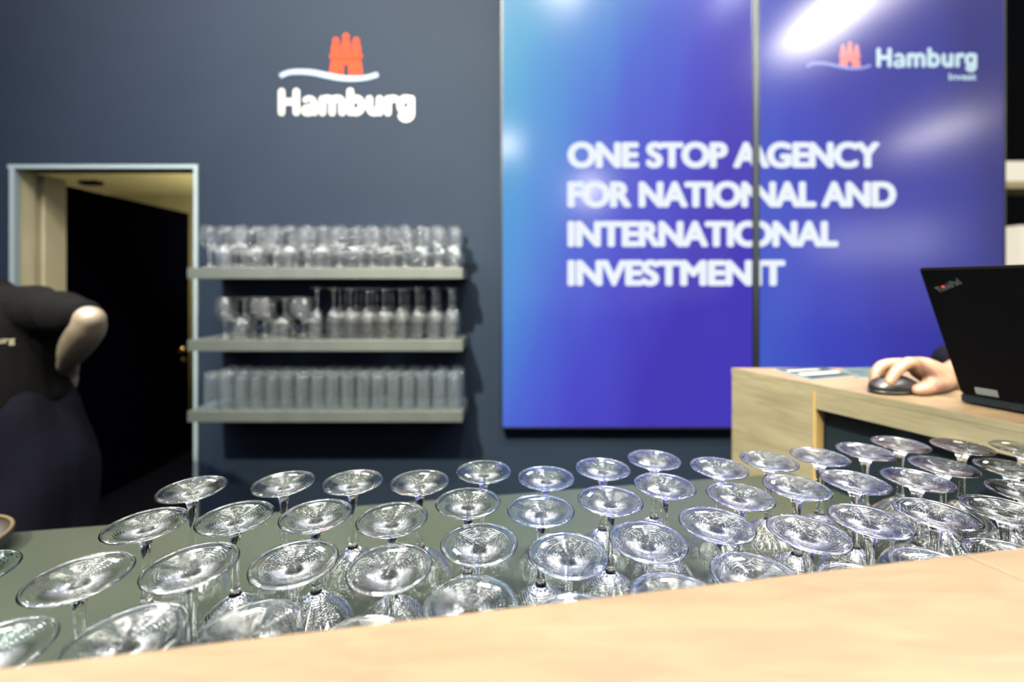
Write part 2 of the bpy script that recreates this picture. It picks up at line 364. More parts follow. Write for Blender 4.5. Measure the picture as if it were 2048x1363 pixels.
def castle_bm(P):
    bm = bmesh.new(); k = [0]
    def pl(p): k[0] += 1; poly_bm(bm, p, P, 0, .0012+.0001*k[0])
    for s in (1, -1):
        X = lambda x: 980+s*(x-980)
        pl([(X(790), 612), (X(818), 446), (X(950), 446), (X(952), 530), (X(944), 640), (X(860), 632)])
        pl([(X(816), 392), (X(816), 296), (X(838), 268), (X(892), 268), (X(912), 296), (X(912), 392)])
        pl([(X(q[0]), q[1]) for q in ring(865, 238, 36, 38, 20)])
    pl([(950, 446), (1010, 446), (1008, 522), (995, 505), (980, 500), (965, 505), (952, 522)])
    pl([(792, 408), (812, 384), (1148, 384), (1168, 408), (1160, 438), (800, 438)])
    pl([(932, 392), (932, 262), (948, 228), (1012, 228), (1028, 262), (1028, 392)])
    pl(ring(980, 190, 37, 40, 20)); 
    bmesh.ops.recalc_face_normals(bm, faces=bm.faces[:]); return bm
def wave_bm(P):
    bm = bmesh.new()
    p = crom([(232, 640, 26), (330, 600, 26), (450, 590, 28), (600, 600, 29), (750, 630, 30), (900, 660, 30), (1050, 670, 28), (1200, 660, 26), (1342, 622, 26)], 5)
    stroke_bm(bm, p, 28, False, 0, .003, False, P); bmesh.ops.recalc_face_normals(bm, faces=bm.faces[:]); return bm
sg = empty('wall_sign', tuple(at(692, 240, WY-.001))); tag(sg, 'white lettered wall sign with red castle and pale blue wave above the shelves', 'sign')
def Pw(u, v, d):
    q = at(520+u/5.689, 40+v/5.689, WY); return Vector((q.x, WY-.0005-d, q.z))-Vector(sg.location)
word(sg, Pw, 36, M['white'])
c = from_bm('castle_emblem', castle_bm(Pw), M['red'], sg); c['label'] = 'red three towered castle gate'
c = from_bm('wave_line', wave_bm(Pw), M['wave'], sg); c['label'] = 'pale blue wavy line'

# ------------------------------------------------------------------ screens
def screen_mat(name, stops, vec):
    m = mat(name, (.0, .0, .0), .17, 0, Specular_IOR_Level=.27); nt = m.node_tree; N = nt.nodes; L = nt.links; b = N['Principled BSDF']
    tc = N.new('ShaderNodeTexCoord'); sep = N.new('ShaderNodeSeparateXYZ'); L.new(tc.outputs['Generated'], sep.inputs[0])
    nz = N.new('ShaderNodeTexNoise'); nz.inputs['Scale'].default_value = 1.6; nz.inputs['Detail'].default_value = 1.5
    mp = N.new('ShaderNodeMapping'); mp.inputs['Rotation'].default_value = (0, math.radians(40), 0); mp.inputs['Scale'].default_value = (2.5, 1, .7)
    L.new(tc.outputs['Generated'], mp.inputs[0]); L.new(mp.outputs[0], nz.inputs['Vector'])
    def mul(a, k):
        n = N.new('ShaderNodeMath'); n.operation = 'MULTIPLY'; L.new(a, n.inputs[0]); n.inputs[1].default_value = k; return n.outputs[0]
    def add(a, c):
        n = N.new('ShaderNodeMath'); n.operation = 'ADD'; L.new(a, n.inputs[0])
        if isinstance(c, float): n.inputs[1].default_value = c
        else: L.new(c, n.inputs[1])
        return n.outputs[0]
    f = add(add(add(mul(sep.outputs['X'], vec[0]), mul(sep.outputs['Z'], vec[1])), mul(nz.outputs[0], vec[2])), vec[3])
    cr = N.new('ShaderNodeValToRGB'); e = cr.color_ramp.elements
    for i, (p, c) in enumerate(stops):
        el = e[i] if i < 2 else e.new(p)
        el.position = p; el.color = (*lin(c), 1)
    L.new(f, cr.inputs[0]); L.new(cr.outputs[0], b.inputs['Emission Color']); b.inputs['Emission Strength'].default_value = 1.0*KA
    return m
M['scr1'] = screen_mat('left_display_image', [(0, (74, 166, 214)), (.3, (80, 140, 216)), (.5, (80, 105, 212)), (.72, (78, 78, 202)), (1, (70, 58, 182))], (1.0, -.62, .35, .30))
M['scr2'] = screen_mat('right_display_image', [(0, (70, 95, 200)), (.3, (64, 72, 190)), (.55, (60, 58, 168)), (.8, (52, 52, 148)), (1, (42, 38, 122))], (.85, .22, .35, -.15))
SZ = F/SY
ST = -42                          # top edge, above the frame
def screen(px0, px1, label, m):
    a = at(px0, 857, SY); b = at(px1, ST, SY)
    r = empty('display_screen', (a.x, SY, a.z)); tag(r, label, 'screen', 'tall displays on the booth wall')
    O = Vector(r.location)
    def bx(n, p0, p1, y0, y1, m_, bev=.001):
        return box(n, (p0.x-O.x, y0-O.y, p0.z-O.z), (p1.x-O.x, y1-O.y, p1.z-O.z), m_, r, bev)
    bx('housing', at(px0+1, 859, SY), at(px1-1, ST+1, SY), SY+.012, WY-.001, M['black'])
    bm = bmesh.new(); e = 3/SZ
    w_, h_ = b.x-a.x, b.z-a.z
    for q in (((0, -.001, 0), (e, .012, h_)), ((w_-e, -.001, 0), (w_, .012, h_)), ((e, -.001, 0), (w_-e, .012, e*1.2)), ((e, -.001, h_-e), (w_-e, .012, h_))): bm_box(bm, *q)
    from_bm('bezel', bm, M['bezel'], r)
    box('display_panel', (e, .002, e*1.2), (w_-e, .010, h_-e), m, r)
    return r
s1 = screen(1002, 1508, 'tall display beside the shelves, paler blue, showing the start of the slogan', M['scr1'])
s2 = screen(1516, 2011, 'tall display above the desk, with small castle logo and the end of the slogan', M['scr2'])
sp = box('trim_2', (wx(1509, SY), SY-.002, wz(865, SY)), (wx(1515, SY), WY, wz(ST, SY)), M['steel'], None, .001); tag(sp, 'narrow grey metal strip between the two displays', kind='structure')
def text_mesh(body, off):
    c = bpy.data.curves.new('lettering', 'FONT'); c.body = body; c.offset = off; c.size = 1; c.space_character = .98
    o = bpy.data.objects.new('lettering', c); COL.objects.link(o)
    dg = bpy.context.evaluated_depsgraph_get(); me = bpy.data.meshes.new_from_object(o.evaluated_get(dg))
    bpy.data.objects.remove(o); bpy.data.curves.remove(c); return me
def fit_text(body, x0, x1, ytop, ybase, off=.03, capref=None):
    """returns bmesh in picture px (u, v)"""
    me = text_mesh(body, off); bm = bmesh.new(); bm.from_mesh(me); bpy.data.meshes.remove(me)
    xs = [v.co.x for v in bm.verts]; ys = [v.co.y for v in bm.verts]
    mx, Mx, my, My = min(xs), max(xs), min(ys), max(ys)
    if capref: my, My = capref
    for v in bm.verts:
        v.co = Vector((x0+(v.co.x-mx)/(Mx-mx)*(x1-x0), ybase+(v.co.y-my)/(My-my)*(ytop-ybase), 0))
    return bm
LINES = [('ONE STOP AGENCY', 1740, 283, 336), ('FOR NATIONAL AND', 1773, 362, 415), ('INTERNATIONAL', 1657, 441, 494), ('INVESTMENT', 1551, 519, 572)]
for body, xe, yt, yb in LINES:
    for r, sh, clip, keep in ((s1, 0, 1504.5, -1), (s2, 20, 1519.5, 1)):
        bm = bmesh.new()
        for dx, dy in [(0, 0)]+[(3.9*math.cos(k*math.pi/5), 3.1*math.sin(k*math.pi/5)) for k in range(10)]:
            b2 = fit_text(body, 1135+3.9, xe-3.9, yt+3.1, yb-3.1, 0)
            for v in b2.verts: v.co += Vector((dx, dy, 0))
            tm_ = bpy.data.meshes.new('t'); b2.to_mesh(tm_); b2.free(); bm.from_mesh(tm_); bpy.data.meshes.remove(tm_)
        for v in bm.verts: v.co.x += sh
        g = bm.verts[:]+bm.edges[:]+bm.faces[:]
        bmesh.ops.bisect_plane(bm, geom=g, plane_co=(clip, 0, 0), plane_no=(-keep, 0, 0), clear_outer=True)
        if not bm.faces: bm.free(); continue
        for v in bm.verts:
            q = at(v.co.x, v.co.y, SY); v.co = Vector((q.x, SY+.0012, q.z))-Vector(r.location)
        bmesh.ops.recalc_face_normals(bm, faces=bm.faces[:])
        from_bm('lettering', bm, M['txt'], r)
def Ps(k, ox, oy):
    def P(u, v, d):
        q = at(ox+u*k, oy+v*k, SY); return Vector((q.x, SY+.0018-d*.4, q.z))-Vector(s2.location)
    return P
k2 = 202/ (1758-211)
word(s2, Ps(k2, 1753-211*k2, 95-790*k2+1), 33, M['txt2'], 'letter', .0002)
k3 = 133/(1358-215)
def Pc(u, v, d):
    q = at(1611+(u-215)*k3, 83+(v-150)*(54/490), SY); return Vector((q.x, SY+.0018-d*.4, q.z))-Vector(s2.location)
from_bm('castle_emblem', castle_bm(Pc), M['s_red'], s2)
def Pv(u, v, d):
    q = at(1611+(u-215)*k3, 126+(v-590)*(13/100), SY); return Vector((q.x, SY+.0016-d*.2, q.z))-Vector(s2.location)
bm = bmesh.new(); stroke_bm(bm, crom([(232, 640), (330, 600), (450, 590), (600, 600), (750, 630), (900, 660), (1050, 670), (1200, 660), (1342, 622)], 5), 22, False, 0, .003, False, Pv)
bmesh.ops.recalc_face_normals(bm, faces=bm.faces[:]); from_bm('wave_line', bm, M['s_wave'], s2)
bm = fit_text('Invest', 1898, 1953, 146, 160, .02)
for v in bm.verts:
    q = at(v.co.x, v.co.y, SY); v.co = Vector((q.x, SY+.0012, q.z))-Vector(s2.location)
from_bm('lettering', bm, M['txt2'], s2)

# ------------------------------------------------------------------ glasses
def split_glass(prof_foot, prof_stem, prof_bowl, seg, base, flip, H, m, etch=False):
    """foot, stem and bowl share their boundary rings, so that together they make one closed skin."""
    full = prof_foot+prof_stem[1:]+prof_bowl[1:]
    a, b = (len(prof_foot)-1)*6, (len(prof_foot)+len(prof_stem)-2)*6
    d = crom(full, 6)
    return (lathe('foot', d[:a+1], seg, m, flip, H), lathe('stem', d[a:b+1], seg, m, flip, H), lathe('bowl', d[b:], seg, m, flip, H))
WH = .195
WF = [(0, .0034), (.006, .0032), (.014, .0026), (.024, .0014), (.031, .0003), (.0340, .0000), (.0354, .0004), (.0361, .0013), (.0355, .0023), (.0341, .0027), (.0320, .0024), (.027, .0030), (.020, .0050), (.013, .0085), (.0085, .0130), (.0058, .0190)]
WS = [WF[-1], (.0044, .028), (.0037, .040), (.0036, .052), (.0037, .064), (.0044, .074), (.0062, .081)]
WB = [WS[-1], (.012, .0862), (.021, .0925), (.0300, .1010), (.0365, .1120), (.0402, .1260), (.0408, .1390), (.0393, .1560), (.0365, .1740), (.0335, .1940), (.0331, .1950), (.0324, .1946), (.0353, .1740), (.0381, .1560), (.0396, .1390), (.0390, .1265), (.0353, .1130), (.0288, .1025), (.020, .0945), (.010, .0905), (0, .0895)]
FH = .240
FF = [(0, .0030), (.012, .0024), (.024, .0008), (.0305, .0000), (.0325, .0008), (.0320, .0018), (.027, .0028), (.018, .0050), (.011, .0085), (.0068, .0140), (.0048, .0210)]
FS = [FF[-1], (.0038, .040), (.0034, .060), (.0036, .078), (.0050, .092)]
FB = [FS[-1], (.0110, .1005), (.0200, .1110), (.0275, .1270), (.0318, .1480), (.0328, .1700), (.0315, .2000), (.0290, .2390), (.0286, .2400), (.0280, .2394), (.0303, .2000), (.0316, .1700), (.0306, .1485), (.0264, .1280), (.0190, .1130), (.0090, .1040), (0, .1025)]
TH = .172
TB = [(0, .006), (.012, .0055), (.022, .0030), (.0262, .0004), (.0275, .0000), (.0292, .0012), (.0298, .0060), (.0303, .030), (.0315, .100), (.0328, .1700), (.0322, .1720), (.0316, .1700), (.0303, .100), (.0290, .030), (.0284, .022), (.0262, .0158), (.018, .0132), (0, .0125)]
GM = {}
for seg, key in ((56, 'near'), (28, 'far')):
    for flip in (True, False):
        GM[('wine', key, flip)] = split_glass(WF, WS, WB, seg, 0, flip, WH, M['glass' if key == 'near' else 'glass_far'])
GM[('wine', 'green', True)] = split_glass(WF, WS, WB, 56, 0, True, WH, M['green_glass'])
GM[('flute', 'far', True)] = split_glass(FF, FS, FB, 28, 0, True, FH, M['glass_far'])
def etched():
    """tiny frosted maker's mark on the underside of a foot"""
    bm = bmesh.new(); z = WH-.00115+.00012
    for row, n, y0 in ((0, 7, .0245), (1, 9, .0225)):
        for i in range(n):
            x = (i-(n-1)/2)*.00125; hgt = .0014 if (i*7+row) % 3 else .0017
            vs = [bm.verts.new(p) for p in ((x-.00028, y0, z), (x+.00028, y0, z), (x+.00028, y0+hgt, z), (x-.00028, y0+hgt, z))]
            bm.faces.new(vs)
            if i % 2 == 0:
                vs = [bm.verts.new(p) for p in ((x+.0003, y0+hgt*.4, z), (x+.0008, y0+hgt*.4, z), (x+.0008, y0+hgt*.6, z), (x+.0003, y0+hgt*.6, z))]
                bm.faces.new(vs)
    me = bpy.data.meshes.new('etched_mark'); bm.to_mesh(me); bm.free(); me.materials.append(M['etch']); return me
ETCH = etched()
def glass(kind, key, flip, loc, label, group, rot=0, mark=False, name='wine_glass', cat='glass', tilt=(0, 0)):
    r = empty(name, loc); r.rotation_euler = (tilt[0], tilt[1], rot); tag(r, label, cat, group)
    for n, me in zip(('foot', 'stem', 'bowl'), GM[(kind, key, flip)]):
        o = bpy.data.objects.new(n, me); COL.objects.link(o); o.parent = r
    if mark:
        o = bpy.data.objects.new('etched_mark', ETCH); COL.objects.link(o); o.parent = r
    return r
ORD = 'first second third fourth fifth sixth seventh eighth ninth tenth eleventh twelfth thirteenth fourteenth fifteenth sixteenth seventeenth eighteenth'.split()

# ------------------------------------------------------------------ bar and worktop
WT = HC-.435; BT = HC-.19; DTZ = HC-.22
u = Vector((5.99, 1, 0)).normalized(); v_ = Vector((-u.y, u.x, 0))
def bl(t_, o_=0):   # along the bar's far edge from x=0, offset away from the camera
    p = Vector((0, .2685, 0))+u*t_+v_*o_; return (p.x, p.y)
def dk(y, off=0): return (1.1396-.458*y-off, y)
DF = 1.213
# worktop, ends against the desk
def wl(x): return .949+.167*x
wt = prism('worktop', [bl(-2.2, -.0195), (-2.2, wl(-2.2)), (dk(1.0584, .012)[0], wl(.643)), (dk(.40, .012)[0], .40), bl(.6, -.0195)], WT-.04, WT, M['worktop'], None, .0015)
tag(wt, 'dark grey laminate worktop under the upturned wine glasses', 'counter')
cb = prism('base_cabinet', [bl(-2.15, -.02), (-2.15, wl(-2.15)-.05), (.56, wl(.56)-.05), (.80, .42), bl(.55, -.02)], 0.002, WT-.041, M['worktop'], None, .002)
tag(cb, 'grey base cabinet carrying the worktop', 'cabinet')
# bar
sd = Vector((-.407, 1, 0)).normalized()
s0 = Vector((.3187, .3217, 0))
s1n = s0-sd*.62
bar = empty('wooden_bar', (0, 0, 0)); tag(bar, 'raised pale birch bar ledge in front of the wine glasses', 'bar')
a1 = bl(-2.4, 0); 
g_ = .0004
prism('bar_top', [a1, (s0.x-g_, s0.y), (s1n.x-g_, s1n.y), (a1[0]+.1, a1[1]-.62)], BT-.038, BT, M['wood_top'], bar, .0012)
far2 = bl(.86, 0)
prism('bar_top', [(s0.x+g_, s0.y), far2, (far2[0]+.25, far2[1]-.6), (s1n.x+g_, s1n.y)], BT-.038, BT, M['wood_top'], bar, .0012)
prism('support_panel', [bl(-2.3, -.02), bl(.83, -.02), bl(.83, -.045), bl(-2.3, -.045)], 0.002, BT-.039, M['wood_side'], bar)
# desk at the right
dk_ = empty('reception_desk', (dk(.9)[0], .9, 0)); tag(dk_, 'oak reception desk with dark recessed side, carrying the laptop', 'desk')
def DP(pts, z0, z1, m, n, bev=.0008):
    o = prism(n, pts, z0, z1, m, None, bev); o.parent = dk_; o.matrix_parent_inverse = Matrix.Translation(-Vector(dk_.location)); return o
nrm = Vector((.909, .416, 0))      # into the desk
def dke(y, inn): p = dk(y); return (p[0]+nrm.x*inn, p[1]+nrm.y*inn)
NE = .44
DP([dk(DF), (1.46, DF), (1.80, NE), dk(NE)], DTZ-.015, DTZ-.001, M['wood_side'], 'desktop')
DP([(dk(DF)[0]+.001, DF-.001), (1.459, DF-.001), (1.798, NE), (dk(NE)[0]+.001, NE)], DTZ-.001, DTZ, M['wood_desk'], 'top_veneer', 0)
yv = 1.018                          # where the end panel stops
DP([dk(yv-.006), dk(NE), dke(NE, .03), dke(yv-.006, .03)], DTZ-.055, DTZ-.0155, M['wood_side'], 'fascia_board')
DP([dk(DF-.002), dk(yv+.0015), dke(yv+.0015, .03), (dke(DF, .03)[0], DF-.002)], 0.0, DTZ-.0155, M['wood_side'], 'end_panel')
DP([dk(yv+.001), dk(yv-.0055), dke(yv-.0055, .028), dke(yv+.001, .028)], 0.0, DTZ-.0155, M['edge_band'], 'edge_strip')
DP([dke(yv-.006, .032), dke(NE, .032), dke(NE, .05), dke(yv-.006, .05)], 0.0, DTZ-.0155, M['recess'], 'recessed_panel')
DP([(dke(DF, .05)[0], DF-.012), (1.44, DF-.012), (1.44, DF-.03), (dke(DF, .05)[0], DF-.03)], 0.0, DTZ-.0155, M['wood_side'], 'rear_panel')

# wine glasses on the worktop: foot positions on the plane WT + WH
def foot_xy(px, py, R=.036):
    H_ = HC-WT-WH; k = H_*F/(py-CY); Z = (k+math.sqrt(k*k+4*R*R))/2
    return ((px-CX)/F*Z*(1-(R/Z)**2*.6), Z)
def foot_top(px, ptop, R=.036):
    H_ = HC-WT-WH; Z = H_*F/(ptop-CY)-R; return ((px-CX)/F*Z, Z)
ROWS = [
 ('row nearest slate wall', [foot_xy(*p) for p in ((374, 986), (580, 970), (715, 970), (851, 970), (975, 950), (1099, 951), (1219, 946), (1326, 933), (1450, 935), (1568, 932), (1665, 924), (1735, 910), (1828, 903), (1925, 899), (2012, 902))]),
 ('second row from slate wall', [foot_xy(*p) for p in ((304, 1049), (491, 1037), (645, 1032), (792, 1035), (943, 1018), (1108, 1014), (1243, 1000), (1348, 984), (1484, 989), (1609, 982), (1710, 965), (1835, 955), (1915, 941), (2012, 939), (2100, 932))]),
 ('third row from slate wall', [foot_xy(*p) for p in ((176, 1147), (383, 1124), (589, 1121), (799, 1117), (976, 1096), (1144, 1095), (1297, 1071), (1451, 1064), (1591, 1053), (1751, 1037), (1865, 1024), (1972, 1008), (2030, 987), (2125, 985))]),
 ('row against wooden bar', [(-.341, .303)]+[foot_top(*p) for p in ((275, 1200), (548, 1192), (765, 1181), (978, 1159), (1196, 1145), (1373, 1121), (1541, 1112), (1694, 1092), (1840, 1075), (1972, 1059), (2060, 1052))]),
]
pts = [[rn, Vector((x, y, 0))] for rn, ps in ROWS for x, y in ps]
pts.append(['x', Vector((-.459, .378, 0))])
for it in range(120):      # the bowls may touch but never overlap, nor enter the desk or the bar
    for i in range(len(pts)):
        for j in range(i):
            d = pts[i][1]-pts[j][1]; l = d.length
            if l < .0822:
                d = d/(l or 1)*(.0822-l)*.5; pts[i][1] += d; pts[j][1] -= d
    for q in pts:
        p = q[1]
        e = (dk(p.y)[0]-.016-p.x)*.909
        if e < .042: p.x -= .042-e
        e = (p-Vector((0, .2685, 0))).dot(v_)
        if e < .044: p += v_*(.044-e)
extra = pts.pop()
cnt = {}
for rn, p in pts: cnt[rn] = cnt.get(rn, 0)+1
idx = {}
for rn, p in sorted(pts, key=lambda q: q[1].x):
    i = idx.get(rn, 0); idx[rn] = i+1
    lb = 'upturned wine glass on worktop, %s from doorway end, %s' % (ORD[i], rn)
    glass('wine', 'near', True, (p.x, p.y, WT+.0005), lb, 'upturned wine glasses on the worktop', rot=random.choice((0, .5, -.35, .15, -.6, 2.2, 1.0)), mark=True, tilt=(random.uniform(-.004, .004), random.uniform(-.004, .004)))
glass('wine', 'green', True, (extra[1].x, extra[1].y, WT+.0005), 'green tinted upturned glass on the worktop beside the round tray', 'upturned wine glasses on the worktop', mark=False)

# round tray at the doorway end of the worktop
tr_ = empty('round_tray', (-.912, .70, WT)); tag(tr_, 'dark round tray with tan rim at the doorway end of the worktop', 'tray')
pr = crom([(0, .010), (.05, .010), (.082, .012), (.094, .022), (.0965, .031), (.0985, .0325), (.1000, .031), (.0975, .018), (.088, .003), (.080, .0005), (0, .0005)], 3)[::-1]
link('dish', lathe('dish', pr, 56, M['tray']), parent=tr_)
a_ = [(.0968+.0026*math.cos(t_), .032+.0026*math.sin(t_)) for t_ in [2*math.pi*k/10 for k in range(11)]]
link('rim', lathe('rim', a_, 56, M['tray_rim']), parent=tr_)

# ------------------------------------------------------------------ wall shelves with glasses
SX0, SX1, SF = -1.498, -.2285, 2.10
SZs = (1.4408, 1.106, .7785)
for nm, z in zip(('top', 'middle', 'bottom'), SZs):
    s_ = empty('wall_shelf', ((SX0+SX1)/2, WY, z)); tag(s_, '%s of the three grey wall shelves beside the doorway' % {'top': 'topmost', 'middle': 'middle', 'bottom': 'lowest'}[nm], 'shelf', 'grey glass shelves')
    hw2 = (SX1-SX0)/2
    box('shelf_board', (-hw2, SF-WY, -.05), (hw2, -.001, 0), M['shelf'], s_, .0012)
z = SZs[0]+.0005
rows3 = ('front', 'middle', 'back')
for r in range(3):
    for i in range(16):
        up = (i+r) % 2 == 0
        x = -1.425+.0765*i+random.uniform(-.002, .002)
        lb = '%s wine glass, %s from the doorway in the %s row of the top shelf' % ('upright' if up else 'upturned', ORD[i], rows3[r])
        glass('wine', 'far', not up, (x, 2.146+.0775*r, z), lb, 'wine glasses on the top shelf')
z = SZs[1]+.0005
for r in range(2):
    for i, px in enumerate((450, 488, 529, 569, 606)):
        up = (i+r) % 2 == 0
        x = wx(px, 2.146)+.006*r
        lb = '%s wine glass, %s from the doorway in the %s row of the middle shelf' % ('upright' if up else 'upturned', ORD[i], ('front', 'rear')[r])
        glass('wine', 'far', not up, (x, 2.146+.08*r, z), lb, 'wine glasses on the middle shelf')
for r in range(3):
    for i in range(9 if r == 0 else 8):
        x = wx(634 + (33 if r else 0), 2.14)+.0783*i
        lb = 'tall upturned flute, %s from the wine glasses in the %s row of the middle shelf' % (ORD[i], rows3[r])
        glass('flute', 'far', True, (x+.002*r, 2.14+.073*r, z), lb, 'tall flutes on the middle shelf', name='champagne_flute')
z = SZs[2]+.0005
TM = lathe('drinking_glass', crom(TB, 3), 28, M['glass_brightened'], True, TH)
for r in range(3):
    for i in range(17):
        x = -1.412+.0712*i+random.uniform(-.0015, .0015)+(0, .010, -.002)[r]
        o = bpy.data.objects.new('drinking_glass', TM); COL.objects.link(o); o.location = (x, 2.142+.0725*r, z)
        tag(o, 'upturned straight glass, %s from the doorway in the %s row of the bottom shelf' % (ORD[i], rows3[r]), 'glass', 'straight glasses on the bottom shelf')

# ------------------------------------------------------------------ laptop, mouse, brochures
d = Vector((.364, -.931, 0)).normalized(); n = Vector((-d.y*-1, 0, 0)); n = Vector((d.y, -d.x, 0))      # n points towards the glasses
lp = empty('laptop', (.838, .85, DTZ)); tag(lp, 'black open laptop on the oak desk, lid back towards the glasses', 'laptop')
LW, LD = .355, .25
def LB(a, b, c): return d*a-n*b+Vector((0, 0, c))      # along the hinge, towards the user, up
def lbox(nm, a0, a1, b0, b1, c0, c1, m, bev=.001, parent=None):
    bm = bmesh.new(); vs = [bm.verts.new(LB(a, b, c)) for a in (a0, a1) for b in (b0, b1) for c in (c0, c1)]
    for f in ((0, 1, 3, 2), (4, 6, 7, 5), (0, 4, 5, 1), (2, 3, 7, 6), (0, 2, 6, 4), (1, 5, 7, 3)): bm.faces.new([vs[i] for i in f])
    bmesh.ops.recalc_face_normals(bm, faces=bm.faces[:])
    if bev: bmesh.ops.bevel(bm, geom=bm.edges[:], offset=bev, segments=2, affect='EDGES')
    return from_bm(nm, bm, m, parent or lp)
base = lbox('base', 0, LW, 0, LD, .003, .019, M['lidtrim'], .002)
lbox('deck', .004, LW-.004, .012, LD-.004, .0185, .0195, M['black'], 0)
bm = bmesh.new()
for i in range(18):
    a = .055+i*.0125
    vs = [LB(x_, b_, c_) for x_ in (a, a+.0085) for b_ in (-.0006, .003) for c_ in (.0075, .0135)]
    q = [bm.verts.new(p) for p in vs]
    for f in ((0, 1, 3, 2), (4, 6, 7, 5), (0, 4, 5, 1), (2, 3, 7, 6), (0, 2, 6, 4), (1, 5, 7, 3)): bm.faces.new([q[k] for k in f])
g = from_bm('vent_slots', bm, M['bezel'], base)
for row in range(5):
    for k in range(13):
        lbox('key', .045+k*.0205, .045+k*.0205+.0175, .030+row*.020, .047+row*.020, .0193, .0212, M['lidtrim'], 0, base)
lbox('touchpad', .125, .235, .155, .22, .0193, .0198, M['lidtrim'], 0)
up_ = (n*.130+Vector((0, 0, .231))); LL = up_.length; up_.normalize()
out = d.cross(up_); 
if out.dot(n) < 0: out = -out
H0 = n*.0+Vector((0, 0, .018))
def LP(a, t_, e): return H0+d*a+up_*t_+out*e
def lidbox(nm, a0, a1, t0, t1, e0, e1, m, bev, parent):
    bm = bmesh.new(); q = [bm.verts.new(LP(a, t_, e)) for a in (a0, a1) for t_ in (t0, t1) for e in (e0, e1)]
    for f in ((0, 1, 3, 2), (4, 6, 7, 5), (0, 4, 5, 1), (2, 3, 7, 6), (0, 2, 6, 4), (1, 5, 7, 3)): bm.faces.new([q[k] for k in f])
    bmesh.ops.recalc_face_normals(bm, faces=bm.faces[:])
    if bev: bmesh.ops.bevel(bm, geom=bm.edges[:], offset=bev, segments=2, affect='EDGES')
    return from_bm(nm, bm, m, parent)
lid = lidbox('lid', 0, LW, 0, LL, -.007, 0, M['lid'], .0025, lp)
lidbox('screen_glass', .008, LW-.008, .015, LL-.008, -.0076, -.0068, M['bezel'], 0, lp)
lidbox('hinge', .03, .07, -.004, .008, -.010, -.002, M['lidtrim'], .001, lp); lidbox('hinge', LW-.07, LW-.03, -.004, .008, -.010, -.002, M['lidtrim'], .001, lp)
def lid_hit(px, py):
    r = Vector(((px-CX)/F, 1, -(py-CY)/F)); O = Vector((0, 0, HC)); B = Vector(lp.location)+H0
    t_ = (B-O).dot(out)/r.dot(out); p = O+r*t_-B; return p.dot(d), p.dot(up_)
la, lt = lid_hit(1879, 585); lb_, lt2 = lid_hit(1924, 566)
me = text_mesh('ThinkPad', .012); bm = bmesh.new(); bm.from_mesh(me); bpy.data.meshes.remove(me)
xs = [q.co.x for q in bm.verts]; wd = max(xs)-min(xs)
sdir = Vector((lb_-la, lt2-lt)); sl = sdir.length; sdir.normalize(); pdir = Vector((-sdir.y, sdir.x))
for q in bm.verts:
    uu = (q.co.x-min(xs))/wd*sl; vv = q.co.y/wd*sl*1.45
    q.co = LP(la+sdir.x*uu+pdir.x*vv, lt+sdir.y*uu+pdir.y*vv, .0004)
g = from_bm('lettering', bm, M['logo_grey'], lid); g['label'] = 'slanted grey lettering on the lid'
ra, rt = lid_hit(1886.5, 572.5); bm = bmesh.new()
bm.faces.new([bm.verts.new(LP(ra+.0022*math.cos(k*math.pi/6), rt+.0022*math.sin(k*math.pi/6), .0007)) for k in range(12)])
g = from_bm('red_dot', bm, M['dot'], lid); g['label'] = 'small red dot over the lettering'
p0 = lid_hit(1956, 796); p1 = lid_hit(1994, 781)
lidbox('sticker', p0[0], p1[0], .006, .020, 0, .0005, M['label'], 0, lid)['label'] = 'white sticker at the foot of the lid'
# mouse
ms = empty('computer_mouse', (.785, .935, DTZ), math.radians(12)); tag(ms, 'black computer mouse under the hand on the desk', 'mouse')
bm = bmesh.new(); bmesh.ops.create_uvsphere(bm, u_segments=32, v_segments=20, radius=1)
for q in bm.verts:
    x, y, z_ = q.co; k = 1-.18*x
    q.co = Vector((x*.054, y*.030*(1+.12*x*x), max(z_, -.35)*(.028*(1-.25*abs(x+.15)))+.0115))
from_bm('shell', bm, M['mouse'], ms, True)
bm = bmesh.new(); bmesh.ops.create_cone(bm, cap_ends=True, segments=24, radius1=.004, radius2=.004, depth=.005, matrix=Matrix.Translation((-.028, 0, .0325)) @ Matrix.Rotation(math.pi/2, 4, 'X'))
from_bm('scroll_wheel', bm, M['black'], ms)
bm = bmesh.new(); bmesh.ops.create_uvsphere(bm, u_segments=32, v_segments=12, radius=1)
for q in bm.verts:
    x, y, z_ = q.co; q.co = Vector((x*.0555, y*.0312*(1+.12*x*x), z_*.0035+.006))
g = from_bm('side_band', bm, M['steel'], ms, True); g['label'] = 'shiny band round the mouse'
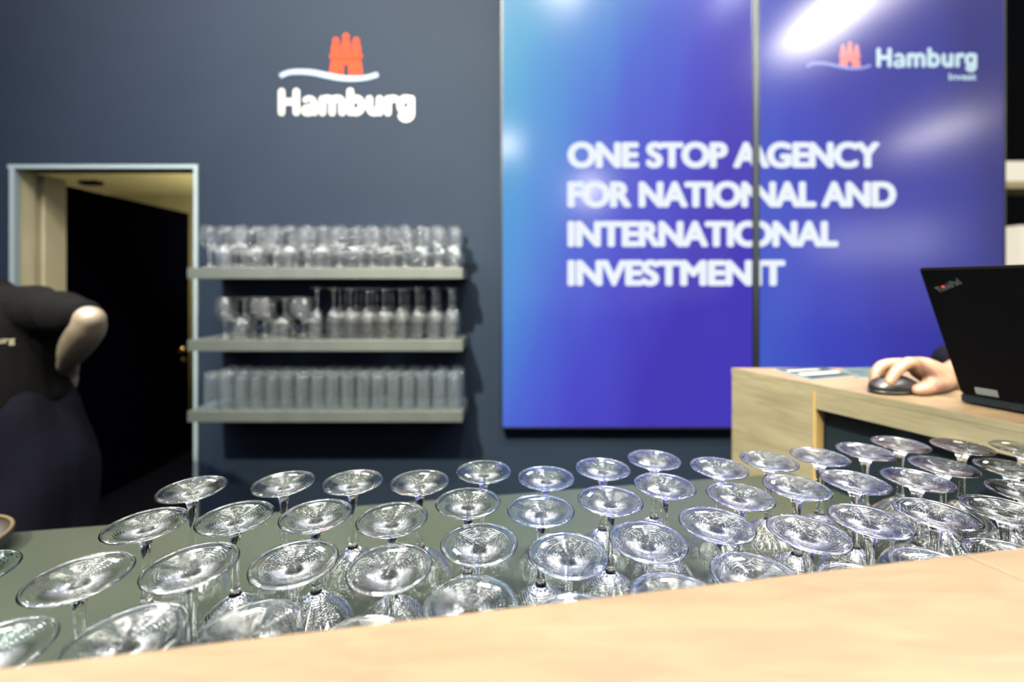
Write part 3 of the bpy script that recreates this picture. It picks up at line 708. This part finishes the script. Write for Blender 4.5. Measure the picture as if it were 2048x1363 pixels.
# brochures
def brochure(cpx, lab, m1, m2, zz):
    P4 = [onz(px, py, DTZ) for px, py in cpx]; r = empty('brochure', tuple(P4[0])); tag(r, lab, 'brochure', 'brochures on the desk')
    O = P4[0]
    def quad(nm, a0, a1, b0, b1, z0, z1, m):
        def W(a, b): return P4[0]*(1-a)*(1-b)+P4[1]*a*(1-b)+P4[2]*a*b+P4[3]*(1-a)*b
        bm = bmesh.new(); c4 = [W(a0, b0), W(a1, b0), W(a1, b1), W(a0, b1)]
        lo = [bm.verts.new(p-O+Vector((0, 0, z0))) for p in c4]; hi = [bm.verts.new(p-O+Vector((0, 0, z1))) for p in c4]
        bm.faces.new(hi); bm.faces.new(lo[::-1])
        for i in range(4): bm.faces.new((lo[i], lo[(i+1) % 4], hi[(i+1) % 4], hi[i]))
        bmesh.ops.recalc_face_normals(bm, faces=bm.faces[:])
        return from_bm(nm, bm, m, r)
    quad('pages', 0, 1, 0, 1, zz, zz+.003, M['paper'])
    quad('cover', .01, .99, .02, .98, zz+.003, zz+.0036, m1)
    quad('cover_picture', .30, .48, .1, .9, zz+.0036, zz+.0038, m2)
    quad('cover_picture', .70, .80, .1, .75, zz+.0036, zz+.0038, m2)
brochure(((1622, 761), (1546, 740), (1648, 736.5), (1712, 752)), 'open brochure with dark and white print at the desk corner', M['print_dark'], M['print_light'], .0003)
brochure(((1718, 757), (1680, 738.5), (1752, 736.5), (1800, 756)), 'grey printed brochure lying beside the mouse hand', M['print_mid'], M['print_mid'], .0003)

# ------------------------------------------------------------------ people
def fuse(name, build, m, parent, vox=.006, smooth=6, wrinkle=0, wsc=8):
    """One continuous skin: overlapping tapered forms are remeshed into a single surface."""
    bm = bmesh.new(); build(bm); me = bpy.data.meshes.new(name); bm.to_mesh(me); bm.free()
    o = bpy.data.objects.new(name, me); COL.objects.link(o)
    md = o.modifiers.new('r', 'REMESH'); md.mode = 'VOXEL'; md.voxel_size = vox; md.adaptivity = 0
    sm = o.modifiers.new('s', 'SMOOTH'); sm.iterations = smooth; sm.factor = .5
    dg = bpy.context.evaluated_depsgraph_get(); dg.update()
    out_ = bpy.data.meshes.new_from_object(o.evaluated_get(dg)); bpy.data.objects.remove(o); bpy.data.meshes.remove(me)
    if wrinkle:
        nn = [v.normal.copy() for v in out_.vertices]
        for v, n_ in zip(out_.vertices, nn):
            c_ = v.co*wsc; v.co = v.co+n_*(wrinkle*noise.noise(Vector((c_.x*1.6, c_.y*1.6, c_.z*.55))))
    out_.name = name
    return link(name, out_, m, parent, True)
def limb(bm, pts, seg=16):
    """tapered tube with round ends through points (x, y, z, r)"""
    P = crom([tuple(p) for p in pts], 3) if len(pts) > 2 else [tuple(p) for p in pts]
    C_ = [Vector(p[:3]) for p in P]; R_ = [p[3] for p in P]; n = len(P); rings = []
    T = [(C_[min(i+1, n-1)]-C_[max(i-1, 0)]).normalized() for i in range(n)]
    X = T[0].orthogonal().normalized(); st = []
    for k in range(4): a = math.pi/2*(k/4); st.append((C_[0]-T[0]*R_[0]*math.cos(a), T[0], max(R_[0]*math.sin(a), R_[0]*.08)))
    for i in range(n): st.append((C_[i], T[i], R_[i]))
    for k in range(3, -1, -1): a = math.pi/2*(k/4); st.append((C_[-1]+T[-1]*R_[-1]*math.cos(a), T[-1], max(R_[-1]*math.sin(a), R_[-1]*.08)))
    for c_, t_, r_ in st:
        X = (X-t_*X.dot(t_)).normalized(); Y = t_.cross(X)
        rings.append([bm.verts.new(c_+(X*math.cos(2*math.pi*k/seg)+Y*math.sin(2*math.pi*k/seg))*r_) for k in range(seg)])
    for i in range(len(rings)-1):
        for k in range(seg): bm.faces.new((rings[i][k], rings[i][(k+1) % seg], rings[i+1][(k+1) % seg], rings[i+1][k]))
    bm.faces.new(rings[0][::-1]); bm.faces.new(rings[-1])
def ell(bm, c_, r_, rot=0, seg=24):
    bmesh.ops.create_uvsphere(bm, u_segments=seg, v_segments=16, radius=1, matrix=Matrix.Translation(c_) @ Matrix.Rotation(rot, 4, 'Z') @ Matrix.Diagonal((*r_, 1)))
def loft(bm, secs, rot=0, seg=28):
    """stack of ellipses (x, y, z, rx, ry)"""
    S = crom(secs, 4); rings = []
    for x, y, z_, rx, ry in S:
        rings.append([bm.verts.new(Vector((x, y, z_))+Matrix.Rotation(rot, 3, 'Z') @ Vector((rx*math.cos(2*math.pi*k/seg), ry*math.sin(2*math.pi*k/seg), 0))) for k in range(seg)])
    for i in range(len(rings)-1):
        for k in range(seg): bm.faces.new((rings[i][k], rings[i][(k+1) % seg], rings[i+1][(k+1) % seg], rings[i+1][k]))
    bm.faces.new(rings[0][::-1]); bm.faces.new(rings[-1])
def head(bm, c_, f, s=1):
    """skull, jaw, nose, ears; f = facing direction"""
    f = Vector(f).normalized(); r_ = Vector((f.y, -f.x, 0)); c_ = Vector(c_); a = math.atan2(f.y, f.x)
    ell(bm, c_+Vector((0, 0, .02)), (.095*s, .076*s, .105*s), a); ell(bm, c_+f*.03+Vector((0, 0, -.05)), (.062, .055, .065), a)
    limb(bm, [(*(c_+f*.092+Vector((0, 0, .012))), .009), (*(c_+f*.108+Vector((0, 0, -.022))), .012)], 10)
    for sg_ in (1, -1): ell(bm, c_+r_*sg_*.077*s+Vector((0, 0, -.005)), (.016, .007, .030), a)
    limb(bm, [(*(c_+f*.085+r_*.02+Vector((0, 0, -.052))), .008), (*(c_+f*.090+Vector((0, 0, -.052))), .009), (*(c_+f*.085-r_*.02+Vector((0, 0, -.052))), .008)], 10)
def face_bits(parent, c_, f, O):
    f = Vector(f).normalized(); r_ = Vector((f.y, -f.x, 0)); c_ = Vector(c_)
    for sg_ in (1, -1):
        bm = bmesh.new(); ell(bm, c_+f*.086+r_*sg_*.031+Vector((0, 0, .012))-O, (.008, .010, .007)); from_bm('eye', bm, M['eye'], parent, True)
    bm = bmesh.new(); ell(bm, c_+f*.095+Vector((0, 0, -.052))-O, (.006 if abs(f.x) > .7 else .022, .022 if abs(f.x) > .7 else .006, .006)); from_bm('mouth', bm, M['lip'], parent, True)
def hair_mesh(parent, c_, f, O, drop=.05):
    f = Vector(f).normalized(); a = math.atan2(f.y, f.x); c_ = Vector(c_)-f*.012
    def b(bm):
        ell(bm, c_+Vector((0, 0, .035))-O, (.100, .084, .102), a); ell(bm, c_-f*.035+Vector((0, 0, -.02))-O, (.068, .076, .075), a)
    return fuse('hair', b, M['hair'], parent, .006, 4, .004, 40)

# --- person by the doorway, seen from behind, hand on hip
p1 = empty('person', (-1.66, 1.44, 0)); tag(p1, 'person in black shirt and dark apron by the doorway, hand on hip', 'person')
O1 = Vector(p1.location)
C = -1.665
def sub(p, O): return (p[0]-O.x, p[1]-O.y, p[2])+tuple(p[3:])
SH = (-1.50, 1.43, 1.295); EL = (-1.218, 1.315, 1.262); WR = (-1.395, 1.43, 1.120); 
def body1(bm):
    S = lambda *p: sub(p, O1)
    loft(bm, [S(C, 1.44, .86, .15, .105), S(C, 1.44, .96, .165, .115), S(C, 1.44, 1.08, .14, .10), S(C-.02, 1.44, 1.22, .165, .11), S(C-.04, 1.44, 1.29, .14, .09), S(C-.06, 1.44, 1.35, .06, .055)])
    limb(bm, [S(C-.06, 1.44, 1.36, .058), S(C-.08, 1.44, 1.46, .052)])
    head(bm, S(C-.095, 1.45, 1.565), (-.35, .94, 0), .95)
    limb(bm, [S(C+.08, 1.44, 1.285, .05), S(-1.50, 1.43, 1.275, .048), S((SH[0]+EL[0])/2, (SH[1]+EL[1])/2, 1.272, .045), S(*EL, .037)])
    limb(bm, [S(*EL, .037), S(-1.250, 1.335, 1.228, .046), S(-1.325, 1.38, 1.168, .041), S(*WR, .027)])
    # hand flattened on the hip
    limb(bm, [S(*WR, .027), S(-1.440, 1.475, 1.100, .029), S(-1.465, 1.50, 1.075, .028)])
    for k, (dx, dy, dz, r_) in enumerate(((-.010, .030, .0, .0095), (-.006, .012, -.012, .0098), (-.002, -.006, -.020, .0095), (.002, -.024, -.022, .008))):
        L = (.075, .080, .074, .058)[k]
        limb(bm, [S(-1.465, 1.50+dy*.6, 1.078+dz*.3, r_*1.15), S(-1.467+dx, 1.51+dy, 1.078+dz-L*.45, r_), S(-1.480+dx, 1.515+dy, 1.078+dz-L, r_*.85)], 10)
    limb(bm, [S(-1.445, 1.49, 1.115, .014), S(-1.475, 1.48, 1.095, .012), S(-1.490, 1.48, 1.075, .0095)], 10)
    # other arm
    limb(bm, [S(C-.10, 1.44, 1.29, .06), S(C-.22, 1.44, 1.275, .050), S(C-.29, 1.42, 1.13, .044), S(C-.31, 1.43, 1.03, .040), S(C-.27, 1.56, .92, .034), S(C-.24, 1.62, .88, .026), S(C-.23, 1.66, .86, .024)])
    for k in range(4): limb(bm, [S(C-.25+k*.017, 1.67, .865, .010), S(C-.25+k*.018, 1.705, .852, .0088), S(C-.25+k*.018, 1.73-.006*abs(k-1.5), .83, .0075)], 10)
    limb(bm, [S(C-.20, 1.645, .865, .012), S(C-.175, 1.675, .855, .009)], 10)
    for sg_ in (1, -1): limb(bm, [S(C+sg_*.09, 1.44, .88, .09), S(C+sg_*.10, 1.43, .50, .060), S(C+sg_*.10, 1.45, .30, .055), S(C+sg_*.10, 1.46, .09, .040)])
    for sg_ in (1, -1): limb(bm, [S(C+sg_*.10, 1.45, .05, .045), S(C+sg_*.11, 1.56, .038, .036), S(C+sg_*.11, 1.62, .034, .030)])
b1 = fuse('body', body1, M['skin_pale'], p1, .007, 4)
hair_mesh(p1, (C-.095, 1.45, 1.565), (-.35, .94, 0), Vector((O1.x, O1.y, 0)))
face_bits(p1, (C-.095, 1.45, 1.565), (-.35, .94, 0), Vector((O1.x, O1.y, 0)))
def tee(bm):
    S = lambda *p: sub(p, O1)
    loft(bm, [S(C+.01, 1.44, 1.0, .222, .150), S(C+.01, 1.44, 1.10, .212, .145), S(C+.005, 1.44, 1.20, .212, .142), S(C-.01, 1.44, 1.28, .200, .132), S(C-.04, 1.44, 1.335, .155, .105), S(C-.06, 1.44, 1.385, .078, .070)])
    limb(bm, [S(C+.06, 1.44, 1.285, .078), S(-1.50, 1.43, 1.280, .076), S(-1.38, 1.385, 1.278, .068), S(-1.300, 1.350, 1.268, .062), S(-1.268, 1.337, 1.270, .052)])
    limb(bm, [S(-1.52, 1.43, 1.24, .05), S(-1.40, 1.39, 1.250, .045), S(-1.29, 1.345, 1.250, .035)])
    limb(bm, [S(C-.12, 1.44, 1.30, .085), S(C-.22, 1.44, 1.28, .066), S(C-.275, 1.43, 1.16, .062)])
fuse('shirt', tee, M['tee'], p1, .007, 4, .012, 9)
def apr(bm):
    S = lambda *p: sub(p, O1)
    loft(bm, [S(C+.03, 1.44, .30, .26, .19), S(C+.03, 1.44, .55, .265, .19), S(C+.03, 1.44, .80, .255, .18), S(C+.02, 1.44, .95, .235, .165), S(C+.01, 1.44, 1.03, .218, .150), S(C+.01, 1.44, 1.045, .20, .14)])
fuse('apron', apr, M['apron'], p1, .008, 4, .035, 6)
def trs(bm):
    S = lambda *p: sub(p, O1)
    for sg_ in (1, -1): limb(bm, [S(C+sg_*.10, 1.44, .70, .105), S(C+sg_*.10, 1.43, .40, .085), S(C+sg_*.10, 1.46, .10, .070)])
fuse('trousers', trs, M['apron'], p1, .008, 4, .012, 8)
def shoes(bm):
    S = lambda *p: sub(p, O1)
    for sg_ in (1, -1): limb(bm, [S(C+sg_*.10, 1.44, .055, .053), S(C+sg_*.11, 1.56, .048, .046), S(C+sg_*.11, 1.64, .042, .040)])
fuse('shoes', shoes, M['black'], p1, .008, 3)
bm = fit_text('burg', -16, 28, 673, 690, .02)
for q in bm.verts:
    k = at(q.co.x, q.co.y, 1.262); q.co = Vector((k.x-O1.x, k.y-O1.y+((q.co.x-6)/44)**2*.01, k.z))
g = from_bm('lettering', bm, M['name'], p1); g['label'] = 'small cream lettering across the back of the shirt'

# --- person at the desk, only the mouse hand and cuff in view
p2 = empty('person', (1.86, .95, 0)); tag(p2, 'person in dark jacket behind the laptop, bare hand resting on the mouse', 'person')
O2 = Vector(p2.location)
def hp_(px, py, Y, r_): q = at(px, py, Y); return (q.x-O2.x, q.y-O2.y, q.z, r_)
def body2(bm):
    S = lambda *p: sub(p, O2)
    x0, y0 = 1.86, .95
    loft(bm, [S(x0, y0, .88, .11, .16), S(x0, y0, .98, .115, .17), S(x0, y0, 1.12, .10, .145), S(x0, y0, 1.28, .115, .175), S(x0, y0, 1.40, .10, .16), S(x0, y0, 1.47, .06, .07)])
    limb(bm, [S(x0, y0, 1.44, .06), S(x0-.01, y0, 1.55, .054)]); head(bm, S(x0-.03, y0, 1.655), (-1, -.1, 0))
    limb(bm, [S(x0, y0+.10, 1.40, .065), S(x0-.01, y0+.19, 1.38, .056), S(x0-.15, y0+.21, 1.25, .050), S(1.46, 1.17, 1.195, .043), S(1.28, 1.12, 1.175, .044), S(1.10, 1.06, 1.172, .036), S(.995, 1.01, 1.170, .029), (*hp_(1896, 757, .978, .027),)])
    # palm
    limb(bm, [hp_(1897, 757, .978, .0275), hp_(1872, 750, .965, .0275), hp_(1846, 738, .958, .0250)])
    limb(bm, [hp_(1882, 750, .990, .024), hp_(1848, 733, .985, .0215), hp_(1824, 728, .990, .0160)])
    limb(bm, [hp_(1876, 760, .950, .022), hp_(1850, 742, .938, .0200), hp_(1826, 729, .932, .0160)])
    # index, middle, ring, little
    limb(bm, [hp_(1842, 736, .935, .0165), hp_(1818, 725, .925, .0130), hp_(1796, 738, .918, .0118), hp_(1784, 755, .915, .0105), hp_(1778, 765, .914, .0098)], 14)
    limb(bm, [hp_(1842, 733, .960, .0165), hp_(1798, 727, .958, .0128), hp_(1764, 731, .955, .0118), hp_(1751, 748, .952, .0108), hp_(1748, 763, .950, .0098)], 14)
    limb(bm, [hp_(1838, 734, .985, .0150), hp_(1800, 727, .990, .0118), hp_(1775, 733, .990, .0105), hp_(1765, 748, .990, .0096), hp_(1761, 757, .990, .0088)], 14)
    limb(bm, [hp_(1838, 738, 1.005, .0130), hp_(1812, 734, 1.015, .0100), hp_(1794, 740, 1.018, .0090), hp_(1786, 752, 1.018, .0080)], 14)
    # thumb
    limb(bm, [hp_(1886, 762, .950, .0210), hp_(1872, 769, .930, .0180), hp_(1855, 775, .915, .0150), hp_(1843, 779, .908, .0135), hp_(1835, 780, .906, .0118)], 14)
    # other arm and its hand on the desk edge
    limb(bm, [S(x0, y0-.10, 1.40, .065), S(x0-.01, y0-.19, 1.38, .056), S(x0-.02, y0-.24, 1.20, .050), S(x0-.10, y0-.24, 1.17, .043), S(x0-.22, y0-.22, 1.175, .036), S(x0-.32, y0-.20, 1.172, .026), S(x0-.36, y0-.20, 1.168, .024)])
    for k in range(4): limb(bm, [S(x0-.37, y0-.225+k*.018, 1.165, .0105), S(x0-.40, y0-.23+k*.020, 1.168, .0095), S(x0-.435+.006*abs(k-1.5), y0-.23+k*.020, 1.152, .008)], 10)
    limb(bm, [S(x0-.34, y0-.17, 1.163, .012), S(x0-.375, y0-.145, 1.153, .0095)], 10)
    for sg_ in (1, -1):
        limb(bm, [S(x0, y0+sg_*.09, .90, .09), S(x0-.01, y0+sg_*.10, .50, .062), S(x0+.01, y0+sg_*.10, .10, .042)])
        limb(bm, [S(x0, y0+sg_*.10, .05, .045), S(x0-.12, y0+sg_*.10, .038, .036)])
fuse('body', body2, M['skin'], p2, .0042, 5)
Oz = Vector((O2.x, O2.y, 0))
hair_mesh(p2, (1.83, .95, 1.655), (-1, -.1, 0), Oz); face_bits(p2, (1.83, .95, 1.655), (-1, -.1, 0), Oz)
def jack(bm):
    S = lambda *p: sub(p, O2); x0, y0 = 1.86, .95
    loft(bm, [S(x0, y0, .80, .16, .215), S(x0, y0, .98, .15, .205), S(x0, y0, 1.14, .135, .19), S(x0, y0, 1.30, .145, .205), S(x0, y0, 1.42, .12, .17), S(x0, y0, 1.485, .08, .09)])
    limb(bm, [S(x0, y0+.10, 1.41, .08), S(x0-.01, y0+.19, 1.38, .073), S(x0-.15, y0+.21, 1.25, .066), S(1.46, 1.17, 1.20, .058), S(1.28, 1.14, 1.19, .054), S(1.10, 1.09, 1.185, .046), S(1.035, 1.065, 1.180, .043)])
    limb(bm, [S(x0, y0-.10, 1.41, .08), S(x0-.01, y0-.19, 1.38, .073), S(x0-.02, y0-.24, 1.20, .064), S(x0-.10, y0-.24, 1.19, .056), S(x0-.24, y0-.22, 1.185, .045)])
fuse('jacket', jack, M['apron'], p2, .007, 4, .010, 9)
def trs2(bm):
    S = lambda *p: sub(p, O2); x0, y0 = 1.86, .95
    for sg_ in (1, -1): limb(bm, [S(x0, y0+sg_*.095, .86, .115), S(x0-.01, y0+sg_*.10, .50, .085), S(x0+.01, y0+sg_*.10, .10, .065)])
fuse('trousers', trs2, M['tee'], p2, .009, 4)
def shoes2(bm):
    S = lambda *p: sub(p, O2); x0, y0 = 1.86, .95
    for sg_ in (1, -1): limb(bm, [S(x0+.02, y0+sg_*.10, .055, .053), S(x0-.15, y0+sg_*.10, .042, .041)])
fuse('shoes', shoes2, M['black'], p2, .009, 3)
